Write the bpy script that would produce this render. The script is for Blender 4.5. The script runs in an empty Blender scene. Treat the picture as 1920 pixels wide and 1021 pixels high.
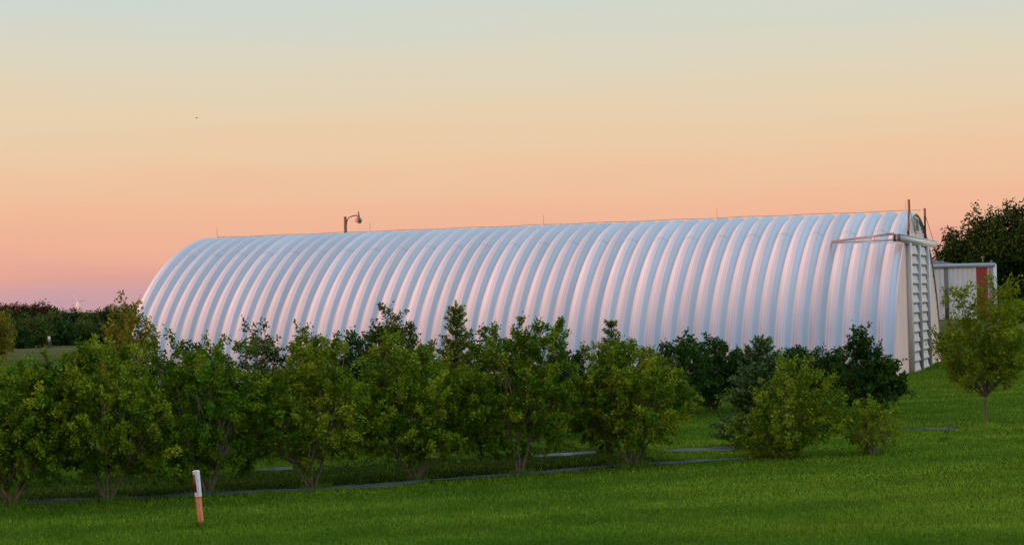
import bpy, math
import numpy as np
from mathutils import Matrix, Vector

rng = np.random.default_rng(7)
C = bpy.context.scene.collection
R = math.radians

# ------------------------------------------------------------------ camera numbers
F, ROLL, HZ, HC = 3500.0, 0.025, 563.0, 3.05      # focal length in photo pixels, roll, eye level, eye height

def ray(px, py):
    x, y = px - 960.0, py - 510.5
    return (x - ROLL * y) / F, (HZ - 510.5 - (y + ROLL * x)) / F      # X/Y, (Z-HC)/Y

def gp(px, py, z=0.0):
    u, v = ray(px, py)
    Y = (z - HC) / v
    return np.array([u * Y, Y, z])

def at(px, py, Y):
    u, v = ray(px, py)
    return np.array([u * Y, Y, HC + v * Y])

SUN_AZ = np.array([-0.94, -0.34])                # the low sun stands to the left and behind the camera
SUN_AZ /= np.linalg.norm(SUN_AZ)
SUN_EL = R(2.2)

# ------------------------------------------------------------------ terrain
def smooth(a, b, t):
    t = np.clip((t - a) / (b - a), 0, 1)
    return t * t * (3 - 2 * t)

def terrain(x, y):
    x = np.asarray(x, float); y = np.asarray(y, float)
    z = -1.5 * smooth(110, 230, y) * smooth(10, -25, x)
    z += 0.04 * np.sin(x * .31 + y * .17) * np.sin(y * .23 - x * .11)
    z *= 1.0
    t = x * SUN_AZ[0] + y * SUN_AZ[1]                     # towards the sun
    k = x * -SUN_AZ[1] * -1 + y * -SUN_AZ[0]              # along the added ridge
    sun_block = np.exp(-((t - 70) / 21.0) ** 2)  # unseen ridge added to block the low sun, its height shaping the shade
    sun_block *= smooth(-75, -35, k) * smooth(330, 260, k)
    z += sun_block * (5.3 + 2.7 * smooth(76, 52, k) + 10.0 * smooth(92, 160, k))
    return z

# ------------------------------------------------------------------ mesh helpers
def mesh_from(name, verts, faces, mat=None, smooth_sh=False, parent=None, attr=None):
    """verts (n,3); faces: (m,k) array or list of arrays of equal-size polygons"""
    me = bpy.data.meshes.new(name)
    verts = np.asarray(verts, np.float32)
    groups = faces if isinstance(faces, list) else [faces]
    groups = [np.asarray(g, np.int32) for g in groups if len(g)]
    nl = sum(g.size for g in groups); npoly = sum(len(g) for g in groups)
    me.vertices.add(len(verts)); me.vertices.foreach_set('co', verts.ravel())
    me.loops.add(nl); me.loops.foreach_set('vertex_index', np.concatenate([g.ravel() for g in groups]))
    me.polygons.add(npoly)
    tot = np.concatenate([np.full(len(g), g.shape[1], np.int32) for g in groups])
    me.polygons.foreach_set('loop_start', np.concatenate([[0], np.cumsum(tot)[:-1]]).astype(np.int32))
    if smooth_sh:
        me.polygons.foreach_set('use_smooth', np.ones(npoly, bool))
    if attr is not None:
        a = me.attributes.new('tint', 'FLOAT_COLOR', 'POINT')
        col = np.ones((len(verts), 4), np.float32); col[:, :attr.shape[1]] = attr
        a.data.foreach_set('color', col.ravel())
    me.update(calc_edges=True); me.validate()
    if mat: me.materials.append(mat)
    o = bpy.data.objects.new(name, me); C.objects.link(o)
    if parent: o.parent = parent
    return o

class MB:
    """collects polygons for one mesh"""
    def __init__(s): s.v = []; s.f4 = []; s.f3 = []; s.n = 0
    def add(s, v, f):
        v = np.asarray(v, float)
        for q in f:
            (s.f4 if len(q) == 4 else s.f3).append([i + s.n for i in q])
        s.v.append(v); s.n += len(v); return s
    def box(s, a, b, bev=0.0):
        x0, y0, z0 = a; x1, y1, z1 = b
        v = [(x0,y0,z0),(x1,y0,z0),(x1,y1,z0),(x0,y1,z0),(x0,y0,z1),(x1,y0,z1),(x1,y1,z1),(x0,y1,z1)]
        return s.add(v, [(0,3,2,1),(4,5,6,7),(0,1,5,4),(1,2,6,5),(2,3,7,6),(3,0,4,7)])
    def hexa(s, v):
        return s.add(v, [(0,3,2,1),(4,5,6,7),(0,1,5,4),(1,2,6,5),(2,3,7,6),(3,0,4,7)])
    def bar(s, p, q, w, h=None, upv=(0, 0, 1)):
        p = np.asarray(p, float); q = np.asarray(q, float); h = h or w
        d = (q - p) / np.linalg.norm(q - p); a = np.cross(d, upv)
        if np.linalg.norm(a) < 1e-4: a = np.cross(d, (1, 0, 0))
        a /= np.linalg.norm(a); b = np.cross(a, d)
        v = [c + a * sx * w / 2 + b * sy * h / 2 for c in (p, q) for sx, sy in ((-1,-1),(1,-1),(1,1),(-1,1))]
        return s.hexa(v)
    def tube(s, pts, rad, n=8, cap=True):
        pts = np.asarray(pts, float); m = len(pts); rad = np.broadcast_to(rad, (m,))
        rings = []
        for i in range(m):
            d = pts[min(i + 1, m - 1)] - pts[max(i - 1, 0)]; d /= np.linalg.norm(d) + 1e-9
            a = np.cross(d, (0.31, 0.17, 0.93)) if abs(d[2]) < .9 else np.cross(d, (0.0, 1.0, 0.13))
            a /= np.linalg.norm(a); b = np.cross(d, a)
            t = np.arange(n) * 2 * np.pi / n
            rings.append(pts[i] + rad[i] * (np.cos(t)[:, None] * a + np.sin(t)[:, None] * b))
        f = [(i*n+j, i*n+(j+1) % n, (i+1)*n+(j+1) % n, (i+1)*n+j) for i in range(m-1) for j in range(n)]
        v = np.concatenate(rings)
        if cap:
            v = np.concatenate([v, [pts[0], pts[-1]]])
            f += [((j+1) % n, j, m*n) for j in range(n)] + [((m-1)*n+j, (m-1)*n+(j+1) % n, m*n+1) for j in range(n)]
        return s.add(v, f)
    def lathe(s, prof, c, n=20):
        t = np.arange(n) * 2 * np.pi / n
        v = np.concatenate([np.stack([c[0]+r*np.cos(t), c[1]+r*np.sin(t), np.full(n, c[2]+z)], 1) for r, z in prof])
        m = len(prof)
        return s.add(v, [(i*n+j, i*n+(j+1) % n, (i+1)*n+(j+1) % n, (i+1)*n+j) for i in range(m-1) for j in range(n)])
    def build(s, name, mat, parent=None, sm=False):
        return mesh_from(name, np.concatenate(s.v), [np.array(s.f4, int).reshape(-1, 4), np.array(s.f3, int).reshape(-1, 3)], mat, sm, parent)

def tag(o, label=None, cat=None, group=None, kind=None):
    if label: o['label'] = label
    if cat: o['category'] = cat
    if group: o['group'] = group
    if kind: o['kind'] = kind
    return o

def empty(name, loc, rz=0.0):
    o = bpy.data.objects.new(name, None); C.objects.link(o)
    o.location = loc; o.rotation_euler = (0, 0, rz); o.empty_display_size = .3
    return o

# ------------------------------------------------------------------ materials
def new_mat(name):
    m = bpy.data.materials.new(name); m.use_nodes = True
    nt = m.node_tree
    return m, nt, nt.nodes['Principled BSDF']

def N(nt, typ, **kw):
    n = nt.nodes.new(typ)
    for k, v in kw.items():
        if hasattr(n, k): setattr(n, k, v)
        else: n.inputs[k].default_value = v
    return n

def noise_ramp(nt, scale, c0, c1, lo=.35, hi=.65, detail=4, stretch=None):
    tc = N(nt, 'ShaderNodeTexCoord'); no = N(nt, 'ShaderNodeTexNoise', Scale=scale, Detail=detail)
    src = tc.outputs['Object']
    if stretch:
        mp = N(nt, 'ShaderNodeMapping'); mp.inputs['Scale'].default_value = stretch
        nt.links.new(src, mp.inputs[0]); src = mp.outputs[0]
    nt.links.new(src, no.inputs['Vector'])
    cr = N(nt, 'ShaderNodeValToRGB')
    cr.color_ramp.elements[0].position = lo; cr.color_ramp.elements[0].color = (*c0, 1)
    cr.color_ramp.elements[1].position = hi; cr.color_ramp.elements[1].color = (*c1, 1)
    nt.links.new(no.outputs['Fac'], cr.inputs[0])
    return cr, no

def plain(name, c0, c1=None, rough=.6, metal=0.0, scale=6, bump=0.0, stretch=None, spec=.5):
    m, nt, b = new_mat(name)
    c1 = c1 or tuple(v * .8 for v in c0)
    cr, no = noise_ramp(nt, scale, c1, c0, stretch=stretch)
    nt.links.new(cr.outputs[0], b.inputs['Base Color'])
    b.inputs['Roughness'].default_value = rough; b.inputs['Metallic'].default_value = metal
    b.inputs['Specular IOR Level'].default_value = spec
    if bump:
        bp = N(nt, 'ShaderNodeBump', Strength=bump, Distance=.02)
        nt.links.new(no.outputs['Fac'], bp.inputs['Height']); nt.links.new(bp.outputs[0], b.inputs['Normal'])
    return m

def leaf_mat(name, c_a, c_b, trans=.25, rough=.55):
    """per-leaf tint attribute: r mixes the two leaf colours, g scales brightness"""
    m, nt, b = new_mat(name)
    at_ = N(nt, 'ShaderNodeAttribute', attribute_name='tint')
    sp = N(nt, 'ShaderNodeSeparateColor'); nt.links.new(at_.outputs['Color'], sp.inputs[0])
    mx = N(nt, 'ShaderNodeMix', data_type='RGBA')
    mx.inputs[6].default_value = (*c_a, 1); mx.inputs[7].default_value = (*c_b, 1)
    nt.links.new(sp.outputs[0], mx.inputs[0])
    ml = N(nt, 'ShaderNodeVectorMath', operation='SCALE')
    nt.links.new(mx.outputs[2], ml.inputs[0]); nt.links.new(sp.outputs[1], ml.inputs['Scale'])
    nt.links.new(ml.outputs[0], b.inputs['Base Color'])
    b.inputs['Roughness'].default_value = rough; b.inputs['Specular IOR Level'].default_value = .05
    tr = N(nt, 'ShaderNodeBsdfTranslucent'); nt.links.new(ml.outputs[0], tr.inputs['Color'])
    ms = N(nt, 'ShaderNodeMixShader'); ms.inputs[0].default_value = trans
    nt.links.new(b.outputs[0], ms.inputs[1]); nt.links.new(tr.outputs[0], ms.inputs[2])
    nt.links.new(ms.outputs[0], nt.nodes['Material Output'].inputs['Surface'])
    return m

M = {}
M['leaf_maple'] = leaf_mat('maple_leaves', (.058, .155, .006), (.275, .315, .014), .2)
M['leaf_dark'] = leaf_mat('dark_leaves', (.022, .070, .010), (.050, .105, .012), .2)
M['leaf_olive'] = leaf_mat('olive_leaves', (.055, .100, .014), (.120, .140, .022))
M['leaf_sun_tint'] = leaf_mat('sun_tinted_leaves', (.190, .180, .018), (.310, .240, .026), .4)  # warm low sunlight is put into these leaf colours
M['leaf_fresh'] = leaf_mat('fresh_leaves', (.120, .210, .008), (.260, .290, .012), .35)
M['needles'] = leaf_mat('spruce_needles', (.085, .145, .014), (.280, .310, .050), .15)
M['needles_blue'] = leaf_mat('pale_tip_needles', (.045, .125, .026), (.170, .250, .080), .15)
M['leaf_far'] = leaf_mat('hedge_leaves', (.030, .068, .012), (.065, .100, .020), .15)
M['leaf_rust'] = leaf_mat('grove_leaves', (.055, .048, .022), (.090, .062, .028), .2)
M['petal'] = leaf_mat('pale_blossom', (.30, .27, .24), (.42, .36, .33), .2)
M['leaf_shade'] = leaf_mat('deep_green_shade_leaves', (.010, .034, .006), (.026, .055, .009), .12)  # near-black colour also stands in for shade in gaps between the bushes
M['bark'] = plain('bark', (.17, .125, .09), (.08, .06, .045), .85, scale=18, bump=.4)
M['bark_red'] = plain('stem_bark', (.34, .23, .14), (.19, .13, .08), .8, scale=20, bump=.3)
M['grass'] = leaf_mat('grass_blades', (.060, .192, .010), (.175, .268, .018), .3, .5)

def galv(name, base=(.60, .62, .66), rough=.40, metal=.8, streak=(1, 1, 1), seam=False, dark=.86):
    m, nt, b = new_mat(name)
    cr, no = noise_ramp(nt, 1.6, tuple(v * dark for v in base), base, .3, .7, 6, streak)
    nt.links.new(cr.outputs[0], b.inputs['Base Color'])
    b.inputs['Metallic'].default_value = metal
    rr = N(nt, 'ShaderNodeMapRange'); rr.inputs['To Min'].default_value = rough - .05; rr.inputs['To Max'].default_value = rough + .07
    nt.links.new(no.outputs['Fac'], rr.inputs['Value']); nt.links.new(rr.outputs[0], b.inputs['Roughness'])
    return m
M['roof'] = galv('galvanised_arch_panels', (.49, .535, .57), .40, .3, (.25, 2.6, .25), dark=.90)
def sheet_variation(m):
    # each arched sheet has weathered a little differently: one value per 0.61 m rib
    nt = m.node_tree; b = nt.nodes['Principled BSDF']; src = b.inputs['Base Color'].links[0].from_socket
    tc = N(nt, 'ShaderNodeTexCoord'); sx = N(nt, 'ShaderNodeSeparateXYZ'); nt.links.new(tc.outputs['Object'], sx.inputs[0])
    dv = N(nt, 'ShaderNodeMath', operation='DIVIDE'); dv.inputs[1].default_value = .61; nt.links.new(sx.outputs['Y'], dv.inputs[0])
    fl = N(nt, 'ShaderNodeMath', operation='FLOOR'); nt.links.new(dv.outputs[0], fl.inputs[0])
    wn = N(nt, 'ShaderNodeTexWhiteNoise', noise_dimensions='1D'); nt.links.new(fl.outputs[0], wn.inputs['W'])
    mr = N(nt, 'ShaderNodeMapRange'); mr.inputs['To Min'].default_value = .90; mr.inputs['To Max'].default_value = 1.06; nt.links.new(wn.outputs['Value'], mr.inputs['Value'])
    sc = N(nt, 'ShaderNodeVectorMath', operation='SCALE'); nt.links.new(src, sc.inputs[0]); nt.links.new(mr.outputs[0], sc.inputs['Scale'])
    nt.links.new(sc.outputs[0], b.inputs['Base Color'])
sheet_variation(M['roof'])
M['dark_steel'] = plain('dark_grey_steel', (.16, .17, .20), (.11, .12, .14), .5, .3, 6)
M['steel'] = galv('weathered_steel', (.42, .41, .40), .5, .4)
M['beam'] = plain('weathered_beam_sheet', (.70, .61, .54), (.54, .47, .42), .5, .0, 3)
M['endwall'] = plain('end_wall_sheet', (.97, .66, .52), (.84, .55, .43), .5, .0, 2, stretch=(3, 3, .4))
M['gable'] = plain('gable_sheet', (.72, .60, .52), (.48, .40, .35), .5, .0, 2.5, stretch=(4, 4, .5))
M['door_sheet'] = plain('ribbed_door_sheet', (.47, .42, .38), (.38, .33, .30), .5, .0, 2)
M['stile'] = plain('pale_door_stile', (.68, .63, .58), (.58, .53, .48), .5, .2, 4)
M['jamb'] = plain('grey_brown_jamb', (.76, .62, .54), (.62, .50, .43), .6, .0, 5, stretch=(5, 5, .6))
M['dark_gap'] = plain('dark_interior', (.03, .028, .026), (.02, .018, .017), .8)
M['wood'] = plain('weathered_pole_wood', (.15, .085, .05), (.09, .05, .03), .85, 0, 9, .3, (6, 6, .4))
M['rust'] = plain('rusty_steel', (.17, .085, .045), (.10, .05, .03), .75, .3, 8)
M['lamp_metal'] = plain('dull_lamp_metal', (.20, .18, .14), (.13, .115, .09), .55, .4, 8)
M['cream'] = plain('cream_wall_sheet', (.74, .76, .66), (.66, .68, .60), .5, 0, 1.5, stretch=(3, 3, .3))
M['fascia'] = plain('grey_fascia', (.46, .45, .45), (.40, .39, .39), .5, .2, 2)
M['roof_grey'] = plain('grey_sheet_roof', (.30, .28, .28), (.24, .23, .23), .5, .3, 2)
M['teal_trim'] = plain('grey_green_trim', (.13, .17, .165), (.10, .135, .13), .5, 0, 3)
M['red_panel'] = plain('red_sheet_panel', (.36, .045, .032), (.28, .032, .022), .5, 0, 2, stretch=(3, 3, .4))
M['white_paint'] = plain('white_paint', (.78, .74, .70), (.68, .64, .60), .45, 0, 20)
M['terracotta'] = plain('faded_orange_plastic', (.62, .165, .045), (.50, .125, .035), .55, 0, 9)
M['decal'] = plain('dark_red_decal', (.22, .022, .008), (.17, .016, .006), .5, 0, 12)
M['turbine'] = plain('turbine_white', (.72, .68, .68), (.68, .64, .64), .5, 0, .2)
M['feather'] = plain('dark_feathers', (.05, .04, .035), (.03, .025, .02), .8, 0, 20)
M['fabric'] = plain('grey_weed_fabric', (.120, .132, .132), (.050, .060, .052), .9, 0, 2.2, .5)
M['bed_shade'] = plain('painted_bed_shade', (.022, .036, .006), (.012, .018, .004), 1.0, 0, 5, .6, None, 0.0)  # near-black green, stands in for shade under the shrubs
M['cable'] = plain('dull_wire', (.12, .10, .09), (.08, .07, .06), .6, .3, 5)

# ground: mown grass sheet
def ground_mat():
    m, nt, b = new_mat('lawn_ground')
    tc = N(nt, 'ShaderNodeTexCoord')
    def noise(scale, detail=5, st=None):
        no = N(nt, 'ShaderNodeTexNoise', Scale=scale, Detail=detail); src = tc.outputs['Object']
        if st:
            mp = N(nt, 'ShaderNodeMapping'); mp.inputs['Scale'].default_value = st
            nt.links.new(src, mp.inputs[0]); src = mp.outputs[0]
        nt.links.new(src, no.inputs['Vector']); return no
    a, c, d = noise(.35, 4, (.5, 1.6, 1)), noise(9, 6), noise(.05, 3)
    r1 = N(nt, 'ShaderNodeValToRGB')
    for e, p, col in zip(r1.color_ramp.elements, (.3, .7), ((.036, .082, .005, 1), (.062, .108, .008, 1))): e.position = p; e.color = col
    nt.links.new(a.outputs['Fac'], r1.inputs[0])
    r2 = N(nt, 'ShaderNodeValToRGB')
    for e, p, col in zip(r2.color_ramp.elements, (.3, .75), ((.62, .62, .6, 1), (1.25, 1.25, 1.15, 1))): e.position = p; e.color = col
    nt.links.new(c.outputs['Fac'], r2.inputs[0])
    mu = N(nt, 'ShaderNodeMix', data_type='RGBA', blend_type='MULTIPLY'); mu.inputs[0].default_value = 1
    nt.links.new(r1.outputs[0], mu.inputs[6]); nt.links.new(r2.outputs[0], mu.inputs[7])
    # the far unmown field is drier and paler: by distance from the mown yard, a property of the land
    sx = N(nt, 'ShaderNodeSeparateXYZ'); nt.links.new(tc.outputs['Object'], sx.inputs[0])
    mr = N(nt, 'ShaderNodeMapRange'); mr.inputs['From Min'].default_value = 95; mr.inputs['From Max'].default_value = 150
    nt.links.new(sx.outputs['Y'], mr.inputs['Value'])
    mf = N(nt, 'ShaderNodeMix', data_type='RGBA')
    fr = N(nt, 'ShaderNodeValToRGB')
    for e, p, col in zip(fr.color_ramp.elements, (.35, .65), ((.075, .080, .030, 1), (.115, .110, .045, 1))): e.position = p; e.color = col
    nt.links.new(d.outputs['Fac'], fr.inputs[0])
    nt.links.new(mr.outputs[0], mf.inputs[0]); nt.links.new(mu.outputs[2], mf.inputs[6]); nt.links.new(fr.outputs[0], mf.inputs[7])
    nt.links.new(mf.outputs[2], b.inputs['Base Color'])
    b.inputs['Roughness'].default_value = 1; b.inputs['Specular IOR Level'].default_value = 0
    bp = N(nt, 'ShaderNodeBump', Strength=.8, Distance=.06)
    nt.links.new(c.outputs['Fac'], bp.inputs['Height']); nt.links.new(bp.outputs[0], b.inputs['Normal'])
    return m
M['ground'] = ground_mat()

# ------------------------------------------------------------------ the ground sheet
def axis(parts):
    return np.unique(np.concatenate([np.arange(a, b, s) for a, b, s in parts] + [[parts[-1][1]]]))
gx = axis([(-5200, -1200, 400), (-1200, -300, 60), (-300, -60, 8), (-60, 60, 1.5), (60, 200, 8), (200, 1200, 60), (1200, 5200, 400)])
gy = axis([(-900, -200, 50), (-200, 10, 6), (10, 110, 1.5), (110, 420, 8), (420, 1400, 60), (1400, 7000, 400)])
XX, YY = np.meshgrid(gx, gy)
ZZ = terrain(XX, YY)
nx, ny = len(gx), len(gy)
ii, jj = np.meshgrid(np.arange(nx - 1), np.arange(ny - 1)); q = (jj * nx + ii).ravel()
tag(mesh_from('ground', np.stack([XX.ravel(), YY.ravel(), ZZ.ravel()], 1), np.stack([q, q + 1, q + 1 + nx, q + nx], 1), M['ground'], True), kind='structure')

# ------------------------------------------------------------------ the arched hangar
HX, HY, PSI = 13.39, 66.0, 0.333
W, H, E_, PITCH, NR = 14.95, 6.05, 1.117, 0.61, 51
L = PITCH * NR
hz0 = float(terrain(HX, HY)) - .03
hang = empty('quonset_hangar', (HX, HY, hz0), math.pi / 2 - PSI)
tag(hang, 'long silver corrugated arch-roofed hangar behind the row of bushes', 'hangar')

def arch_xy(t, grow=0.0):
    c, s = np.cos(t), np.sin(t)
    x = W / 2 * (1 - np.sign(c) * np.abs(c) ** E_); z = H * np.abs(s) ** E_
    return x, z
def arch_frame(n):
    t = np.linspace(0.0, np.pi, 2001); x, z = arch_xy(t)
    sl = np.concatenate([[0], np.cumsum(np.hypot(np.diff(x), np.diff(z)))])
    ts = np.interp(np.linspace(0, sl[-1], n), sl, t); x, z = arch_xy(ts)
    dx, dz = np.gradient(x), np.gradient(z); ln = np.hypot(dx, dz)
    return x, z, -dz / ln, dx / ln                       # outward normal
NA = 96
ax, az_, anx, anz = arch_frame(NA)
u = np.linspace(0, 1, 29)[:-1]
def rib_profile(u):
    a = np.interp(u, [0, .05, .34, .64, .95, 1.0], [0, .004, .125, .134, .004, 0])
    uu = np.linspace(-.5, 1.5, 2001); base = np.interp(uu % 1, [0, .05, .34, .64, .95, 1.0], [0, .004, .125, .134, .004, 0])
    ker = np.exp(-(np.linspace(-1, 1, 71) / .5) ** 2); base = np.convolve(base, ker / ker.sum(), 'same')
    h = np.interp(u, uu, base)
    for c in (.52, .66, .80):
        h = h + .0075 * np.exp(-((u - c) / .010) ** 2)
    return h
ub = np.array([0, .06, .13, .2, .27, .33, .38, .43, .48, .505, .52, .535, .56, .60, .645, .66, .675, .70, .74, .785, .8, .815, .86, .90, .94, .97])
hb = rib_profile(ub)
ly = np.concatenate([(k + ub) * PITCH for k in range(NR)] + [[L, L + .02]])
lh = np.concatenate([np.tile(hb, NR), [0, 0]])
ly = np.concatenate([[-.07, -.02], ly]); lh = np.concatenate([[.012, .0], lh])   # flat end flange over the front wall
V = np.stack([ax[None] + anx[None] * lh[:, None] , np.broadcast_to(ly[:, None], (len(ly), NA)), az_[None] + anz[None] * lh[:, None]], 2).reshape(-1, 3)
a_, b_ = np.meshgrid(np.arange(NA - 1), np.arange(len(ly) - 1)); q = (b_ * NA + a_).ravel()
roof = mesh_from('roof_shell', V, np.stack([q, q + NA, q + NA + 1, q + 1], 1), M['roof'], True, hang)
roof.data.set_sharp_from_angle(angle=R(38))
# lapped sheet seam: a row of short raised laps high on the near slope
k_lap = int(NA * .335); v = []; f = []
for k in range(NR):
    for j in range(len(ub)):
        y0, h0 = (k + ub[j]) * PITCH, hb[j] + (.005 if k % 2 else -.004)
        p = (ax[k_lap] + anx[k_lap] * h0, y0, az_[k_lap] + anz[k_lap] * h0)
        v += [p, (p[0] + anz[k_lap] * .028, y0, p[2] - anx[k_lap] * .028)]
        if len(v) > 2: f.append((len(v)-4, len(v)-3, len(v)-1, len(v)-2))
mb = MB().add(v, f)
mb.build('panel_lap', M['steel'], hang)

def arch_z(x):                                            # inner height of the front wall at x
    t = np.linspace(0, np.pi, 1500); X, Z = arch_xy(t)
    return np.interp(x, X, Z) - .05
ZB = 4.86                                                  # underside of the door track beam
def ribbed_wall(name, x0, x1, ztop, zbot, mat, pitch=.30, depth=.05, y=0.02):
    xs = [x0]; xx = x0; ph = 0
    pat = [(.0, 0), (.36, 0), (.46, 1), (.9, 1)]
    n = int(math.ceil((x1 - x0) / pitch)); pts = []
    for i in range(n):
        for fr, d in pat:
            xv = x0 + (i + fr) * pitch
            if xv < x1: pts.append((xv, d))
    pts.append((x1, pts[-1][1]))
    v = []; f = []
    for i, (xv, d) in enumerate(pts):
        v += [(xv, y - d * depth, zbot(xv)), (xv, y - d * depth, max(ztop(xv), zbot(xv) + .001))]
        if i: f.append((2*i-2, 2*i, 2*i+1, 2*i-1))
    return MB().add(v, f).build(name, mat, hang)
ribbed_wall('end_wall', .06, 4.15, lambda x: min(ZB, float(arch_z(x))), lambda x: 0.0, M['endwall'])
ribbed_wall('end_wall', 9.98, W - .06, lambda x: min(ZB, float(arch_z(x))), lambda x: 0.0, M['endwall'])
ribbed_wall('gable_panel', 3.0, 12.0, lambda x: float(arch_z(x)), lambda x: ZB + .02, M['gable'], .42, .03)
# vent in the gable, with slats
mb = MB().box((7.0, -.06, 5.33), (8.1, .03, 5.38)).box((7.0, -.06, 5.86), (8.1, .03, 5.91)).box((7.0, -.06, 5.38), (7.06, .03, 5.86)).box((8.04, -.06, 5.38), (8.1, .03, 5.86))
vent = mb.build('gable_vent', M['jamb'], hang)
mb = MB()
for i in range(6):
    z = 5.40 + i * .076
    mb.hexa([(7.06,-.05,z),(8.04,-.05,z),(8.04,.02,z+.045),(7.06,.02,z+.045),(7.06,-.05,z+.012),(8.04,-.05,z+.012),(8.04,.02,z+.057),(7.06,.02,z+.057)])
mb.build('slat', M['lamp_metal'], vent)
# arch trim: end-on rib edge over the front wall
mb = MB()
for i in range(0, NA - 1):
    a = [(ax[i], -.06, az_[i]), (ax[i+1], -.06, az_[i+1])]
    b = [(ax[i] - anx[i]*.05, -.06, az_[i] - anz[i]*.05), (ax[i+1] - anx[i+1]*.05, -.06, az_[i+1] - anz[i+1]*.05)]
    v = [(*a[0][:1], -.065, a[0][2]), (a[1][0], -.065, a[1][2]), (b[1][0], -.065, b[1][2]), (b[0][0], -.065, b[0][2]),
         (a[0][0], -.03, a[0][2]), (a[1][0], -.03, a[1][2]), (b[1][0], -.03, b[1][2]), (b[0][0], -.03, b[0][2])]
    mb.add(v, [(0,1,2,3), (3,2,6,7)])
mb.build('arch_trim', M['steel'], hang)
# scalloped closure strip seen under the right hand arch edge
v = []; f = []
for i in range(NA // 2 + 4, NA - 8):
    d = .12 + .12 * (i % 2)
    v += [(ax[i] - anx[i]*.085, -.03, az_[i] - anz[i]*.085), (ax[i] - anx[i]*d, -.03, az_[i] - anz[i]*d)]
    if len(v) > 2: f.append((len(v)-4, len(v)-3, len(v)-1, len(v)-2))
MB().add(v, f).build('closure_strip', M['dark_gap'], hang)
# jambs and doors
MB().box((4.15, -.20, 0), (4.36, .0, ZB)).build('door_jamb', M['jamb'], hang)
def door_leaf(x0, x1, yb, name='sliding_door'):
    n = 13; zt = ZB - .06; dz = zt / n; v = []; f = []
    prof = [(0.0, .125), (.08, .13), (.25, .112), (.5, .085), (.8, .066), (.985, .056)]
    zs = [((i + fr) * dz, d) for i in range(n) for fr, d in prof] + [(zt, 0.0)]
    for i, (z, d) in enumerate(zs):
        v += [(x0, yb - d, z), (x1, yb - d, z)]
        if i: f.append((2*i-2, 2*i-1, 2*i+1, 2*i))
    # profile closed at the far end
    b0 = len(v)
    for i, (z, d) in enumerate(zs):
        v += [(x1, yb - d, z), (x1, yb + .03, z)]
        if i: f.append((b0+2*i-2, b0+2*i-1, b0+2*i+1, b0+2*i))
    d = MB().add(v, f).build(name, M['door_sheet'], hang)
    return d
d1 = door_leaf(4.48, 6.6, -.05); d2 = door_leaf(7.1, 9.4, -.05)
MB().box((4.37, -.21, 0), (4.477, -.04, ZB - .02)).build('stile', M['stile'], d1)
MB().box((6.95, -.23, 0), (7.097, -.02, ZB - .02)).build('stile', M['stile'], d2)
MB().box((9.75, -.23, 0), (9.95, -.02, ZB - .02)).build('stile', M['stile'], d2)
MB().box((4.37, .005, 0), (9.98, .06, ZB)).build('door_opening', M['dark_gap'], hang)
# head beam (door track) running past the wall to the right
mb = MB().box((1.5, -.18, ZB), (13.2, -.03, ZB + .23)).box((1.46, -.20, ZB + .232), (13.24, -.02, ZB + .26))
mb.box((1.6, -.15, ZB - .04), (13.1, -.10, ZB - .004))
beam = mb.build('header_beam', M['beam'], hang)
MB().box((1.42, -.185, ZB - .02), (1.458, .06, ZB + .258)).build('end_plate', M['dark_steel'], beam)
# brace from the beam end back to the roof
def roof_pt(x, y, out=.15):
    i = int(np.argmin(np.abs(ax[:NA//2] - x))); return (ax[i] + anx[i]*out, y, az_[i] + anz[i]*out)
mb = MB(); tip = np.array(roof_pt(3.35, 2.6, .14)) + np.array((0, 0, .0))
mb.bar((1.40, .06, ZB + .27), tip + (0, 0, .03), .07, .075)
mb.bar((1.40, .06, ZB + .04), tip - (0, 0, .02), .05, .045)
for k in (.3, .62):
    a = np.array((1.40, .06, ZB + .27)) * (1-k) + (tip + (0, 0, .03)) * k; b = np.array((1.40, .06, ZB + .04)) * (1-k) + (tip - (0, 0, .02)) * k
    mb.bar(a, b, .02)
mb.bar((1.40, .06, ZB + .31), (1.40, .06, ZB), .05)
mb.bar((1.38, .05, ZB + .20), (1.5, .05, ZB + .20), .05)
mb.build('brace', M['dark_steel'], hang)
# masts with guy wires
for (xb, xt, zt, lean) in ((4.3, 4.75, 6.50, 0), (9.75, 9.8, 6.36, 0)):
    mst = MB().tube([(xb, -.11, ZB + .26), ((xb+xt)/2, -.11, (ZB+zt)/2+.1), (xt, -.11, zt - .35), (xt, -.11, zt)], [.042, .040, .045, .048], 8).build('mast', M['rust'], hang, True)
    MB().tube([(xt, -.11, zt - .22), (xt + (2.7 if xb > 8 else 1.9), -.11, ZB + .28)], .011, 5).build('guy_wire', M['cable'], mst)
# lightning rods on the ridge with their cable
zr = H + .125; rods = [.35, 7.9, 15.3, 23.2, 30.6]
for y in rods:
    rd = MB().tube([(W/2, y, zr), (W/2, y, zr + .42)], [.009, .005], 6).build('lightning_rod', M['cable'], hang)
    MB().tube([(W/2, y, zr - .02), (W/2, y, zr + .05)], .035, 8).build('rod_foot', M['steel'], rd)
cy = np.arange(-.2, L - .3, PITCH / 2)
MB().tube(np.stack([np.full(len(cy), W/2 + .05), cy, np.full(len(cy), zr + .03) + .012*np.sin(cy*2.1)], 1), .009, 5).build('ridge_cable', M['cable'], hang)
MB().box((-.25, -.3, -.4), (.10, L + .1, .10)).build('footing', M['jamb'], hang)

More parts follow.
